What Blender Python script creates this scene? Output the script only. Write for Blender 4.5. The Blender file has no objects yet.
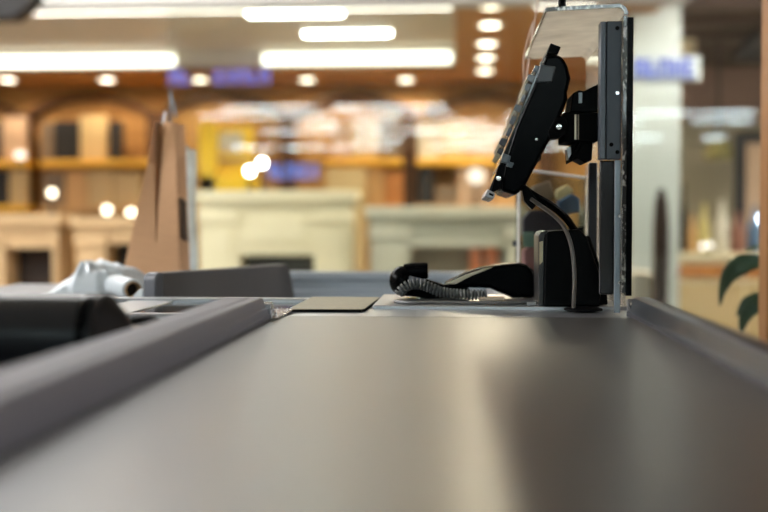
import bpy, bmesh, math, random
from mathutils import Vector, Matrix, noise
random.seed(7)
C = bpy.context.scene.collection
PI = math.pi

# ------------------------------------------------------------------ camera
CAM, F = 0.968, 1067.0
BELT = 0.85
phi = math.atan((256 - 223.7) / F)
psi = math.atan(71 * math.cos(phi) / F)
cam_d = bpy.data.cameras.new('camera')
cam = bpy.data.objects.new('camera', cam_d); C.objects.link(cam)
cam.location = (0, 0, CAM)
cam.rotation_euler = (PI / 2 - phi, 0, psi)
cam_d.sensor_width = 36; cam_d.lens = F * 36 / 768
cam_d.clip_start = 0.02; cam_d.clip_end = 100
cam_d.dof.use_dof = True
cam_d.dof.focus_distance = 1.47
cam_d.dof.aperture_fstop = 2.4
bpy.context.scene.camera = cam
RM = cam.rotation_euler.to_matrix()

def ray(px, py):
    return RM @ Vector(((px - 384) / F, -(py - 256) / F, -1))
def P(px, py, Y):
    d = ray(px, py); t = Y / d.y
    return Vector((0, 0, CAM)) + d * t
def PZ(px, py, z):
    d = ray(px, py); t = (z - CAM) / d.z
    return Vector((0, 0, CAM)) + d * t

# ------------------------------------------------------------------ materials
def lin(c):
    return tuple(((v / 255) / 12.92 if v / 255 <= 0.04045 else ((v / 255 + 0.055) / 1.055) ** 2.4) for v in c)
def nodes(name):
    m = bpy.data.materials.new(name); m.use_nodes = True
    nt = m.node_tree; nt.nodes.clear()
    out = nt.nodes.new('ShaderNodeOutputMaterial')
    return m, nt, out
def M(name, col, rough=0.5, metal=0.0, var=0.08, scale=18, stretch=(1, 1, 1), spec=0.5, bump=0.0, coat=0.0):
    m, nt, out = nodes(name)
    b = nt.nodes.new('ShaderNodeBsdfPrincipled')
    tc = nt.nodes.new('ShaderNodeTexCoord'); mp = nt.nodes.new('ShaderNodeMapping')
    mp.inputs['Scale'].default_value = stretch
    n = nt.nodes.new('ShaderNodeTexNoise'); n.inputs['Scale'].default_value = scale; n.inputs['Detail'].default_value = 4
    mx = nt.nodes.new('ShaderNodeMix'); mx.data_type = 'RGBA'
    l = lin(col)
    mx.inputs[6].default_value = (*[max(0, v * (1 - var)) for v in l], 1)
    mx.inputs[7].default_value = (*[min(1, v * (1 + var)) for v in l], 1)
    L = nt.links.new
    L(tc.outputs['Object'], mp.inputs['Vector']); L(mp.outputs[0], n.inputs['Vector'])
    L(n.outputs['Fac'], mx.inputs[0]); L(mx.outputs[2], b.inputs['Base Color'])
    b.inputs['Roughness'].default_value = rough; b.inputs['Metallic'].default_value = metal
    b.inputs['Specular IOR Level'].default_value = spec
    b.inputs['Coat Weight'].default_value = coat
    if bump:
        bp = nt.nodes.new('ShaderNodeBump'); bp.inputs['Strength'].default_value = bump; bp.inputs['Distance'].default_value = 0.01
        L(n.outputs['Fac'], bp.inputs['Height']); L(bp.outputs[0], b.inputs['Normal'])
    L(b.outputs[0], out.inputs[0])
    return m
def E(name, col, strength):
    m, nt, out = nodes(name)
    e = nt.nodes.new('ShaderNodeEmission'); e.inputs[0].default_value = (*lin(col), 1); e.inputs[1].default_value = strength
    nt.links.new(e.outputs[0], out.inputs[0])
    return m
def GL(name, tint=(255, 255, 255), ior=1.45, milk=0.0, milk_col=(225, 215, 195), rough=0.02):
    """thin clear sheet: straight transmission plus a Fresnel reflection, and optionally some milky haze"""
    m, nt, out = nodes(name); L = nt.links.new
    t = nt.nodes.new('ShaderNodeBsdfTransparent'); t.inputs[0].default_value = (*lin(tint), 1)
    g = nt.nodes.new('ShaderNodeBsdfGlossy'); g.inputs['Roughness'].default_value = rough
    f = nt.nodes.new('ShaderNodeFresnel'); f.inputs[0].default_value = ior
    mx = nt.nodes.new('ShaderNodeMixShader')
    L(f.outputs[0], mx.inputs[0]); L(t.outputs[0], mx.inputs[1]); L(g.outputs[0], mx.inputs[2])
    src = mx
    if milk:
        d = nt.nodes.new('ShaderNodeBsdfDiffuse'); d.inputs[0].default_value = (*lin(milk_col), 1)
        tr = nt.nodes.new('ShaderNodeBsdfTranslucent'); tr.inputs[0].default_value = (*lin(milk_col), 1)
        a = nt.nodes.new('ShaderNodeMixShader'); a.inputs[0].default_value = 0.65
        L(d.outputs[0], a.inputs[1]); L(tr.outputs[0], a.inputs[2])
        tc = nt.nodes.new('ShaderNodeTexCoord'); n = nt.nodes.new('ShaderNodeTexNoise'); n.inputs['Scale'].default_value = 14
        mr = nt.nodes.new('ShaderNodeMapRange'); mr.inputs[1].default_value = .3; mr.inputs[2].default_value = .7
        mr.inputs[3].default_value = milk * .75; mr.inputs[4].default_value = milk * 1.25
        L(tc.outputs['Object'], n.inputs['Vector']); L(n.outputs['Fac'], mr.inputs[0])
        m2 = nt.nodes.new('ShaderNodeMixShader')
        L(mr.outputs[0], m2.inputs[0]); L(mx.outputs[0], m2.inputs[1]); L(a.outputs[0], m2.inputs[2])
        src = m2
    L(src.outputs[0], out.inputs[0])
    return m

belt_m = M('belt_rubber', (36, 34, 33), 0.36, 0, 0.10, 3.0, (60, 1.2, 60), 0.8, coat=.5)
belt_m.node_tree.nodes['Principled BSDF'].inputs['Coat Roughness'].default_value = .34
rail_m = M('rail_aluminium', (98, 97, 104), 0.5, 0.0, 0.06, 8, (40, 1, 40), spec=.2)
rail_r = M('right_rail_anodized', (58, 60, 65), 0.3, 0.55, 0.06, 8, (40, 1, 40))
rail_dark = M('dark_gap_grey', (52, 51, 56), 0.5)
steel = M('brushed_steel', (168, 170, 174), 0.3, 0.9, 0.07, 6, (1, 40, 40))
chrome = M('chrome', (215, 215, 215), 0.18, 1.0, 0.03)
blue_steel = M('blue_grey_steel', (160, 170, 180), 0.4, 0.1, 0.05, 6, (1, 30, 30))
panel_grey = M('grey_laminate', (120, 120, 122), 0.5)
black_pl = M('black_plastic', (5, 6, 7), 0.4, 0, 0.15, 60, spec=0.04)
black_gl = M('glossy_black_plastic', (3, 4, 5), 0.2, 0, 0.1, spec=0.04)
black_mt = M('matt_black', (5, 5, 6), 0.65, spec=0.05)
charcoal = M('charcoal_plastic', (88, 86, 85), 0.42, 0, 0.08, 90, bump=0.03)
mid_grey = M('grey_plastic', (88, 92, 100), 0.4)
post_m = M('dark_grey_powder_coat', (56, 61, 68), 0.36, 0.35, 0.1, 40)
post_lt = M('grey_metal_bar', (128, 137, 145), 0.35, 0.6, 0.07, 20)
silver_pl = M('silver_plastic', (150, 152, 154), 0.3, 0.5)
plate_m = M('tan_scale_plate', (138, 132, 110), 0.55, 0.0, 0.25, 160, bump=0.02)
dark_glass = M('dark_scanner_glass', (14, 20, 24), 0.12, 0, 0.1)
kraft = M('kraft_paper', (200, 156, 116), 0.75, 0, 0.10, 30, (1, 1, 6))
ink = M('dark_print', (78, 58, 42), 0.8, 0, .6, 220)
film_w = M('white_plastic_film', (172, 182, 188), 0.3, 0, 0.08, 25)
card = M('cardboard', (150, 118, 84), 0.8)
core_shade = M('core_hole_shade', (44, 32, 24), 0.9)
cord_m = M('grey_cord', (92, 94, 94), 0.42)
coil_m = M('coiled_cord_rubber', (70, 74, 74), 0.4)
clear = GL('clear_acrylic', (238, 242, 242), 1.4)
acry = GL('reflection_haze_acrylic', (244, 242, 236), 1.42, 0.2, (228, 220, 204))  # milkiness imitates the bright haze reflected in the upright sheet
acry_top = GL('hazy_acrylic', (244, 242, 236), 1.42, 0.68, (252, 248, 238))  # milkiness stands for protective film plus reflected lights
acry_edge = M('acrylic_cut_edge', (150, 148, 144), 0.08, 0, 0.9, 190, (1, 1, .5), 0.9)
_mx = [n for n in acry_edge.node_tree.nodes if n.type == 'MIX'][0]; _no = [n for n in acry_edge.node_tree.nodes if n.type == 'TEX_NOISE'][0]
_cr = acry_edge.node_tree.nodes.new('ShaderNodeValToRGB'); _cr.color_ramp.elements[0].position = .52; _cr.color_ramp.elements[1].position = .72
acry_edge.node_tree.links.new(_no.outputs['Fac'], _cr.inputs[0]); acry_edge.node_tree.links.new(_cr.outputs[0], _mx.inputs[0])  # bright flecks in the colour imitate highlights along the cut edge
thin_film = GL('thin_clear_film', (236, 242, 242), 1.35, 0.6, (222, 230, 232))
shop_glass = GL('shop_glass', (247, 250, 248), 1.55, rough=0.0)
leaf_m = M('dark_green_leaf', (30, 56, 34), 0.35, 0, 0.25, 30)
stem_m = M('plant_stem', (62, 84, 46), 0.6)
wood_post = M('orange_brown_wood', (140, 94, 50), 0.5, 0, 0.15, 12, (8, 8, .6))

wall_stone = None
def stone(name, c1, c2, scale):
    m, nt, out = nodes(name); L = nt.links.new
    b = nt.nodes.new('ShaderNodeBsdfPrincipled'); tc = nt.nodes.new('ShaderNodeTexCoord')
    mp = nt.nodes.new('ShaderNodeMapping'); mp.inputs['Rotation'].default_value = (PI / 2, 0, 0)
    br = nt.nodes.new('ShaderNodeTexBrick')
    br.inputs['Color1'].default_value = (*lin(c1), 1); br.inputs['Color2'].default_value = (*lin(c2), 1)
    br.inputs['Mortar'].default_value = (*[v * .6 for v in lin(c1)], 1); br.inputs['Scale'].default_value = scale
    br.inputs['Mortar Size'].default_value = 0.015
    L(tc.outputs['Object'], mp.inputs[0]); L(mp.outputs[0], br.inputs['Vector']); L(br.outputs['Color'], b.inputs['Base Color'])
    b.inputs['Roughness'].default_value = 0.8
    L(b.outputs[0], out.inputs[0]); return m
wall_stone = stone('tan_stone_wall', (196, 148, 84), (168, 118, 62), 3.2)
arch_m = M('dark_brown_stone_trim', (84, 54, 28), 0.8, 0, .2)
wood_ceil = M('orange_wood_ceiling', (176, 122, 66), 0.55, 0, .12, 2, (14, .6, 1))
dark_wood = M('dark_wood_ceiling', (88, 70, 62), 0.6, 0, .12, 2, (1, 12, 1))
black_duct = M('black_duct', (22, 20, 20), 0.7)
recess_m = M('beige_grey_recess', (206, 201, 190), 0.7, 0, .12, 3, (10, 1, 1))
white_m = M('white_paint', (232, 232, 226), 0.7, 0, .02)
hall_ceil = M('grey_white_hall_ceiling', (214, 212, 206), 0.8, 0, .04, 3)
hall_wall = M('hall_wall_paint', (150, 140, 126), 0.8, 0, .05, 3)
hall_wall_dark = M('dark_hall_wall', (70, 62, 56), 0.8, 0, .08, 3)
floor_m = M('beige_floor_tile', (158, 146, 130), 0.35, 0, .08, 2)
pink_wall = M('pink_brown_wall', (156, 128, 116), 0.8, 0, .06, 3)
beige_wall = M('beige_green_wall', (158, 150, 130), 0.8, 0, .06, 3)
col_m = M('pale_grey_green_column', (200, 208, 205), 0.6, 0, .04, 3)
marble = M('cream_marble', (226, 215, 182), 0.45, 0, .08, 3)
marble_w = M('white_marble', (204, 202, 184), 0.45, 0, .06, 3)
sandst = M('sandstone', (196, 166, 124), 0.7, 0, .10, 4)
firebox = M('black_firebox', (22, 20, 18), 0.8)
firebox_br = M('brown_firebox', (36, 24, 15), 0.8)
gold = M('gold_shelf', (246, 184, 48), 0.5, 0, .1)
yellow_m = M('yellow_panel', (255, 206, 8), 0.5, 0, .08, 5)
cream_m = M('cream_board', (196, 168, 118), 0.6, 0, .06)
tan_m = M('tan_board', (200, 156, 100), 0.6, 0, .08)
grey_b = M('grey_brown_board', (120, 100, 78), 0.6, 0, .08)
dark_b = M('dark_brown_board', (22, 18, 15), 0.6, 0, .1)
pink_b = M('pale_pink_board', (190, 158, 128), 0.6, 0, .06)
white_b = M('off_white_board', (206, 198, 180), 0.6, 0, .05)
orange_b = M('orange_brown_band', (186, 118, 52), 0.5, 0, .1, 10)
cream_cab = M('cream_cabinet_paint', (226, 212, 176), 0.5, 0, .04)
red_b = M('red_glaze', (140, 92, 76), 0.4); yel_b = M('yellow_glaze', (196, 180, 116), 0.4)
blue_b = M('blue_grey_wrap', (82, 108, 138), 0.45); yel_w = M('pale_yellow_wrap', (206, 186, 132), 0.5)
purple_b = M('dark_purple_pouch', (64, 52, 58), 0.5); green_b = M('pale_green_card', (150, 178, 158), 0.6); pinkp = M('dull_pink_wrap', (176, 120, 116), 0.6)

lamp_w = E('warm_lamp', (255, 238, 210), 6)
tube_e = E('fluorescent_tube', (255, 252, 240), 12)
hall_tube_e = E('hall_tube', (228, 250, 255), 19)
checkout_fill = E('checkout_fill', (250, 250, 250), 6.5)
aisle_fill = E('aisle_fill', (250, 250, 252), 34)
shop_fill = E('shop_fill', (255, 248, 234), 6.5)
shop_fill_r = E('shop_fill_right', (255, 246, 236), 36)
cove_e = E('cove_light', (255, 250, 226), 2.2)
bulb_e = E('warm_bulb', (255, 232, 196), 3.5)
bulb_cool = E('white_bulb', (250, 248, 240), 16)
sign_e = E('violet_blue_sign', (112, 112, 196), .75)
sign_e2 = E('blue_led_sign', (104, 124, 200), .75)
sign_e3 = E('pale_blue_sign', (150, 158, 226), .62)

# ------------------------------------------------------------------ mesh helpers
def box(bm, x0, x1, y0, y1, z0, z1):
    v = [bm.verts.new((x, y, z)) for x in (x0, x1) for y in (y0, y1) for z in (z0, z1)]
    for f in ((0, 1, 3, 2), (4, 6, 7, 5), (0, 4, 5, 1), (2, 3, 7, 6), (0, 2, 6, 4), (1, 5, 7, 3)):
        bm.faces.new([v[i] for i in f])
def prism(bm, pts, vec):
    vec = Vector(vec)
    a = [bm.verts.new(p) for p in pts]; b = [bm.verts.new(Vector(p) + vec) for p in pts]
    n = len(a)
    bm.faces.new(a); bm.faces.new(b[::-1])
    for i in range(n):
        bm.faces.new((a[i], b[i], b[(i + 1) % n], a[(i + 1) % n]))
def pix_prism(bm, pix, Y0, Y1):
    """side outline at Y0, run back in depth (along +Y) to Y1 with constant section"""
    prism(bm, [P(x, y, Y0) for x, y in pix], (0, Y1 - Y0, 0))
def spline(pts, n=8):
    pts = [Vector(p) for p in pts]; out = []
    for i in range(len(pts) - 1):
        p0 = pts[max(i - 1, 0)]; p1 = pts[i]; p2 = pts[i + 1]; p3 = pts[min(i + 2, len(pts) - 1)]
        for k in range(n):
            t = k / n
            out.append(0.5 * ((2 * p1) + (p2 - p0) * t + (2 * p0 - 5 * p1 + 4 * p2 - p3) * t * t + (3 * p1 - p0 - 3 * p2 + p3) * t ** 3))
    out.append(pts[-1]); return out
def frames(pts):
    ts = []
    for i in range(len(pts)):
        ts.append((pts[min(i + 1, len(pts) - 1)] - pts[max(i - 1, 0)]).normalized())
    u = ts[0].orthogonal().normalized(); res = []
    for t in ts:
        u = (u - t * u.dot(t)).normalized(); res.append((u.copy(), t.cross(u)))
    return res
def tube(bm, pts, r, seg=10, sy=1.0):
    pts = [Vector(p) for p in pts]; fr = frames(pts); rings = []
    for i, p in enumerate(pts):
        rr = r[i] if isinstance(r, (list, tuple)) else r
        u, w = fr[i]
        rings.append([bm.verts.new(p + (u * math.cos(2 * PI * k / seg) + w * math.sin(2 * PI * k / seg) * sy) * rr) for k in range(seg)])
    for a, b in zip(rings, rings[1:]):
        for k in range(seg):
            bm.faces.new((a[k], a[(k + 1) % seg], b[(k + 1) % seg], b[k]))
    bm.faces.new(rings[0][::-1]); bm.faces.new(rings[-1])
def lathe(bm, prof, c, axis=(0, 0, 1), seg=24, closed=False):
    ax = Vector(axis).normalized(); u = ax.orthogonal().normalized(); w = ax.cross(u); c = Vector(c); rings = []
    for r, h in prof:
        r = max(r, 1e-5)
        rings.append([bm.verts.new(c + ax * h + (u * math.cos(2 * PI * k / seg) + w * math.sin(2 * PI * k / seg)) * r) for k in range(seg)])
    for a, b in zip(rings, rings[1:] + rings[:1] if closed else rings[1:]):
        for k in range(seg):
            bm.faces.new((a[k], a[(k + 1) % seg], b[(k + 1) % seg], b[k]))
    if not closed:
        bm.faces.new(rings[0][::-1]); bm.faces.new(rings[-1])
def ball(bm, c, r, seg=16):
    mat = Matrix.Translation(Vector(c)) @ Matrix.Diagonal((*([r] * 3 if not isinstance(r, (tuple, list)) else r), 1))
    bmesh.ops.create_uvsphere(bm, u_segments=seg, v_segments=seg // 2, radius=1, matrix=mat)
def build(name, bm, mat, parent=None, bevel=0.0, seg=2, loc=None, angle=35):
    bmesh.ops.recalc_face_normals(bm, faces=bm.faces)
    me = bpy.data.meshes.new(name)
    off = Vector((0, 0, 0))
    if parent is not None:
        p = parent
        while p is not None: off += p.location; p = p.parent
    else:
        if loc is None:
            xs = [v.co for v in bm.verts]
            off = Vector(((min(v.x for v in xs) + max(v.x for v in xs)) / 2, (min(v.y for v in xs) + max(v.y for v in xs)) / 2, min(v.z for v in xs)))
        else: off = Vector(loc)
    bmesh.ops.translate(bm, verts=bm.verts, vec=-off)
    bm.to_mesh(me); bm.free()
    me.materials.append(mat)
    for p in me.polygons: p.use_smooth = True
    me.set_sharp_from_angle(angle=math.radians(angle))
    o = bpy.data.objects.new(name, me); C.objects.link(o)
    if parent is not None: o.parent = parent
    else: o.location = off
    if bevel:
        md = o.modifiers.new('bevel', 'BEVEL'); md.width = bevel; md.segments = seg; md.limit_method = 'ANGLE'; md.angle_limit = math.radians(30)
        md.harden_normals = False
    return o
def tag(o, label, cat, group=None):
    o['label'] = label; o['category'] = cat
    if group: o['group'] = group
    return o
def thing(name, label, cat, loc, group=None):
    o = bpy.data.objects.new(name, None); C.objects.link(o); o.location = loc; o.empty_display_size = .05
    return tag(o, label, cat, group)
def N(): return bmesh.new()
def bx(name, mat, parent, x0, x1, y0, y1, z0, z1, bevel=0.0, seg=2):
    bm = N(); box(bm, x0, x1, y0, y1, z0, z1); return build(name, bm, mat, parent, bevel, seg)
def struct(name, mat, x0, x1, y0, y1, z0, z1):
    o = bx(name, mat, None, x0, x1, y0, y1, z0, z1); o['kind'] = 'structure'; return o
def rel(y, Y): return P(455, y, Y).z

# ------------------------------------------------------------------ setting
struct('floor', floor_m, -7, 7, -20, 11.2, -0.1, 0)
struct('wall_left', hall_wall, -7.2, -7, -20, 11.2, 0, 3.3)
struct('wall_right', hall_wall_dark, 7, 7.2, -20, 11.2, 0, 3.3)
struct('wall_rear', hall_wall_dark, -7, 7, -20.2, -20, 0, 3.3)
struct('ceiling', hall_ceil, -7, 7, -20, 6.55, 3.2, 3.3)
HB = rel(3, 6.6)                                            # lower edge of the white bulkhead
header_m = M('off_white_header_paint', (196, 196, 192), .7, 0, .02)
struct('trim_1', header_m, -7, 1.42, 6.55, 6.75, HB, HB + .1)
struct('trim_18', header_m, -7, .25, 6.55, 6.75, HB + .1, 3.3)
struct('trim_19', dark_wood, .25, 1.42, 6.55, 6.75, HB + .1, 3.3)  # unseen dark part, added to darken the belt's reflection on the right
struct('trim_2', dark_wood, 1.42, 7, 6.55, 6.75, HB + .02, 3.3)
SC = CAM + 1.43; RC = CAM + 1.63
bm = N()
box(bm, -7, 1.35, 6.75, 7.2, SC, SC + .05); box(bm, 0, 1.35, 7.2, 11, SC, SC + .05); box(bm, -7, 0, 10, 11, SC, SC + .05)
o = build('ceiling_shop', bm, wood_ceil); o['kind'] = 'structure'
bm = N()
box(bm, -7, 0.02, 7.2, 10.06, RC, RC + .05)
box(bm, 0.0, 0.02, 7.2, 10.0, SC + .05, RC); box(bm, -7, 0.02, 10.0, 10.06, SC + .05, RC)
o = build('ceiling_recess', bm, recess_m); o['kind'] = 'structure'
bm = N()
box(bm, 1.35, 7, 6.75, 10.6, SC + .12, SC + .17)
for k in range(5): box(bm, 1.35, 7, 7.5 + k * .7, 7.62 + k * .7, SC + .075, SC + .12)
o = build('ceiling_beams', bm, dark_wood); o['kind'] = 'structure'
struct('wall_back', wall_stone, -7, 1.5, 11, 11.2, 0, 2.6)
struct('wall_back_right', pink_wall, 1.5, 7, 10.6, 11.2, 1.95, 2.6)
struct('trim_3', beige_wall, 1.5, 7, 10.6, 11.2, 0, 1.95)
bm = N(); box(bm, P(630, 50, 7.4).x, P(681, 50, 7.4).x, 7.4, 7.8, 0, SC + .1)
o = build('trim_4', bm, col_m, None, .01); o['kind'] = 'structure'
# glass shopfront under the bulkhead
GX0 = P(168, 120, 6.65).x
w1 = struct('window_1', shop_glass, GX0, 3.4, 6.64, 6.642, 0.05, HB)
# stone arches of the back wall
for i, cx in enumerate((-39, 92, 223, 354, 485)):
    bm = N(); c = P(cx, 116, 10.95); half = .60; rise = .17; th = .055
    R = (half * half + rise * rise) / (2 * rise); a0 = math.asin(half / R)
    out = []; inn = []
    for k in range(17):
        a = -a0 + 2 * a0 * k / 16
        out.append(Vector((c.x + (R + th) * math.sin(a), 10.86, c.z + rise - R + (R + th) * math.cos(a))))
        inn.append(Vector((c.x + R * math.sin(a), 10.86, c.z + rise - R + R * math.cos(a))))
    prism(bm, out + inn[::-1], (0, .14, 0))
    o = build('trim_%d' % (5 + i), bm, arch_m); o['kind'] = 'structure'
for i, cx in enumerate((27, 158, 289, 409, 545)):
    c = P(cx, 116, 10.95)
    bm = N(); box(bm, c.x - .075, c.x + .075, 10.8, 11, 0, c.z + .02)
    box(bm, c.x - .09, c.x + .09, 10.79, 11, c.z - .04, c.z + .03)
    o = build('trim_%d' % (10 + i), bm, arch_m); o['kind'] = 'structure'

# ------------------------------------------------------------------ ceiling lights
where = {8: 'first from the left of the downlight row below the cove', 107: 'second from the left of the downlight row below the cove',
         200: 'downlight overlapping the violet-blue sign in the row below the cove', 307: 'fourth from the left of the downlight row below the cove',
         406: 'rightmost of the downlight row below the cove'}
def downlight(p, label, group, power):
    t = thing('downlight', label, 'ceiling light', p, group)
    bm = N(); lathe(bm, [(.072, -.012), (.098, -.012), (.1, -.004), (.1, .0), (.072, .0)], p, closed=True); build('trim_ring', bm, white_m, t)
    bm = N(); lathe(bm, [(.0, -.009), (.07, -.007), (.07, 0)], p); build('lens', bm, lamp_w, t)
    ld = bpy.data.lights.new('downlight_beam', 'SPOT'); ld.energy = power; ld.color = (1, .84, .62); ld.spot_size = 3.0; ld.spot_blend = .4; ld.shadow_soft_size = .06
    lo = bpy.data.objects.new('downlight_beam', ld); C.objects.link(lo); lo.parent = t; lo.location = (0, 0, -.03)
for px, lab in where.items():
    p = PZ(px, 79, SC - .001)
    downlight(p, 'round glowing ' + ('ceiling downlight, ' + lab if 'downlight overlapping' not in lab else lab), 'row of downlights over the back wall', 13)
labs = ['topmost and nearest in the column of five', 'second from the top in the column of five', 'third from the top, middle of the column of five',
        'fourth from the top in the column of five', 'lowest and farthest in the column of five']
for (px, py), lab in zip(((491, 6), (490, 25), (487, 44), (486, 58), (485, 71)), labs):
    p = PZ(px, py - 1, SC - .001)
    downlight(p, 'round downlight in the wood ceiling, ' + lab, 'column of downlights in the wood ceiling', 20)
def tubelight(x0, x1, y, z, w, label, mat, group=None, name='tube_light', segs=None):
    t = thing(name, label, 'ceiling light', ((x0 + x1) / 2, y, z), group)
    bx('housing', white_m, t, x0 - .02, x1 + .02, y - w / 2 - .01, y + w / 2 + .01, z - .03, z, .004)
    for a, b in segs or ((x0, x1),): bx('diffuser', mat, t, a, b, y - w / 2, y + w / 2, z - .05, z - .031, .008)
for (a, b, py, lab) in ((248, 343, 13, 'long glowing tube light in the recess, the upper and left one of two'),
                        (304, 391, 33, 'long glowing tube light in the recess, the lower and right one of two')):
    q = PZ(a, py, RC - .03); q2 = PZ(b, py, RC - .03)
    tubelight(q.x, q2.x, q.y, RC - .001, .1, lab, tube_e, 'tube lights in the recess')
# long lit light boxes along the far edge of the recess
for (a, b, lab) in ((-200, 176, 'long white light box along the far recess edge, left one, above the brown arches'),
                    (262, 452, 'long white light box along the far recess edge, right one, below the tube lights')):
    t = thing('cove_light', lab, 'ceiling light', (P((a + b) / 2, 60, 9.97).x, 9.97, SC + .03), 'light boxes along the recess')
    xa, xb = P(a, 60, 9.96).x, P(b, 60, 9.96).x
    bx('housing', white_m, t, xa, xb, 9.965, 9.999, SC + .05, RC - .03)
    bx('diffuser', cove_e, t, xa + .01, xb - .01, 9.94, 9.965, SC + .066, RC - .045, .01)
# rows of tube lights over the hall; they mirror in the shop glass
for k, (y, x0, x1, w) in enumerate(((-6.8, -4.4, -.2, .08), (-8.3, -5.2, 5.9, .07), (-10.0, -3.4, 6.4, .12), (-12.0, -4.6, 1.8, .16), (-14.4, -2.6, 6.8, .2), (-17.3, -6.4, 6.6, .24))):
    sg_ = []; x = x0
    while x < x1 - .5:
        l = random.choice((.9, 1.2, 1.8, 2.4)); sg_.append((x, min(x + l, x1))); x += l + random.choice((.12, .3, .7, 1.1))
    tubelight(x0, x1, y, 3.199, w, 'long white row of ceiling tubes mirrored in the shop glass, row %s to it' % ('nearest', 'second nearest', 'third nearest', 'fourth nearest', 'fifth nearest', 'farthest')[k],
              hall_tube_e, 'hall tube rows mirrored in the shop glass', segs=sg_)
tubelight(-6.0, .9, 6.86, SC - .001, .1, 'long added fill light hidden behind the white bulkhead, over the shop fireplaces', shop_fill, 'added fill lights behind the bulkhead', segs=((-6, -.02), (.5, .9)))  # tucked-away tube added to light the fireplace fronts
tubelight(1.5, 5.6, 6.82, SC + .1198, .1, 'long added fill light hidden behind the dark bulkhead, over the cream cabinet', shop_fill_r, 'added fill lights behind the bulkhead')  # unseen tube added to brighten the column, cabinet and right wall
def pendant(x0, x1, y, label, mat, group, z=2.95):
    t = thing('added_fill_pendant', label, 'ceiling light', ((x0 + x1) / 2, y, z), group)
    bx('diffuser', mat, t, x0, x1, y - .14, y + .14, z - .09, z, .01)
    bx('spine', white_m, t, x0 + .1, x1 - .1, y - .02, y + .02, z + .0005, z + .03)
    for x in (x0 + .4, x1 - .4):
        bm = N(); tube(bm, [(x, y, z + .031), (x, y, 3.2)], .006, 8); build('hanger', bm, steel, t)
pendant(-5.4, -.9, 4.2, 'long added fill light over the checkout, nearer of two', checkout_fill, 'added fill lights over the checkout')  # unseen pair added to brighten the bulkhead and its reflection in the belt
pendant(-5.4, -1.1, 5.0, 'long added fill light in front of the white bulkhead, farther of two', checkout_fill, 'added fill lights over the checkout')
tubelight(-6.6, -3.7, 0.4, 3.199, .4, 'long added fill light over the left aisle beside the checkout', aisle_fill, 'added fill lights over the left aisle')  # unseen pair added as fill from the left, mainly for the paper bag
tubelight(-6.6, -3.4, 1.6, 3.199, .4, 'long added fill light over the left aisle toward the shop', aisle_fill, 'added fill lights over the left aisle')
tubelight(4.6, 6.6, 0.3, 3.199, .4, 'added fill light over the right aisle beside the checkout', aisle_fill, 'added fill lights over the right aisle')  # unseen pair added to brighten the inner face of the left rail
tubelight(4.8, 6.6, 1.7, 3.199, .4, 'added fill light over the right aisle toward the shop', aisle_fill, 'added fill lights over the right aisle')

# ------------------------------------------------------------------ signs (glyphs unreadable in the photograph: plain strokes)
def sign(pxa, pxb, pya, pyb, Y, n, mat, label, backing=None, skip=()):
    a = P(pxa, pyb, Y); b = P(pxb, pya, Y); h = b.z - a.z; w = (b.x - a.x) / n
    t = thing('sign', label, 'sign', ((a.x + b.x) / 2, Y, a.z))
    if backing: bx('backing', backing, t, a.x - .03, b.x + .03, Y + .03, Y + .07, a.z - .02, b.z + .02, .004)
    else: bx('rail', dark_b, t, a.x - .03, b.x + .03, Y + .03, Y + .05, b.z - .01, b.z + .01, .004)
    for k in range(n):
        if k in skip: continue
        x = a.x + w * k; bm = N(); s = w * .2
        box(bm, x + w * .1, x + w * .1 + s, Y, Y + .03, a.z, b.z)
        if k % 3 != 1: box(bm, x + w * .7, x + w * .7 + s, Y, Y + .03, a.z, b.z)
        if k % 2 == 0: box(bm, x + w * .1 + s, x + w * .7, Y, Y + .03, b.z - h * .2, b.z)
        if k % 3 == 1: box(bm, x + w * .1 + s, x + w * .85, Y, Y + .03, a.z, a.z + h * .2)
        if k % 4 != 2: box(bm, x + w * .1 + s, x + w * .7, Y, Y + .03, a.z + h * .42, a.z + h * .58)
        build('letter', bm, mat, t)
    return t
sign(168, 270, 69, 84, 9.8, 9, sign_e, 'violet-blue lit sign hanging just under the cove light, above the yellow display', None, (2, 3))
sign(268, 318, 164, 179, 9.0, 6, sign_e2, 'small blue lit sign above the cream marble fireplace')
sign(634, 697, 58, 77, 7.36, 5, sign_e3, 'pale blue lit sign high on the grey-green column', col_m)

# ------------------------------------------------------------------ back shop: shelves and boards
def pbox(name, mat, label, cat, x0, y0, x1, y1, Y, d=.12, group=None, zb=None, bevel=.006):
    a = P(x0, y1, Y); b = P(x1, y0, Y)
    o = bx(name, mat, None, a.x, b.x, Y, Y + d, a.z if zb is None else zb, b.z, bevel)
    return tag(o, label, cat, group)
shz = rel(162, 10.6); shz2 = rel(208, 10.6)
for (a, b, w) in ((-60, 26, 'under the arch cut by the left edge'), (40, 152, 'under the first full brown arch'), (325, 402, 'right of the small blue sign'), (416, 520, 'behind the black monitor')):
    A = P(a, 160, 10.5).x; B = P(b, 160, 10.5).x
    tag(bx('wall_shelf', gold, None, A, B, 10.5, 10.99, shz - .03, shz + .03, .004), 'gold lit upper wall shelf ' + w, 'shelf', 'upper wall shelves')
    tag(bx('wall_shelf', gold if a < 0 else tan_m, None, A, B, 10.5, 10.99, shz2 - .03, shz2 + .03, .004), 'lower wall shelf ' + w, 'shelf', 'lower wall shelves')
T = shz + .03; T2 = shz2 + .03
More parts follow.
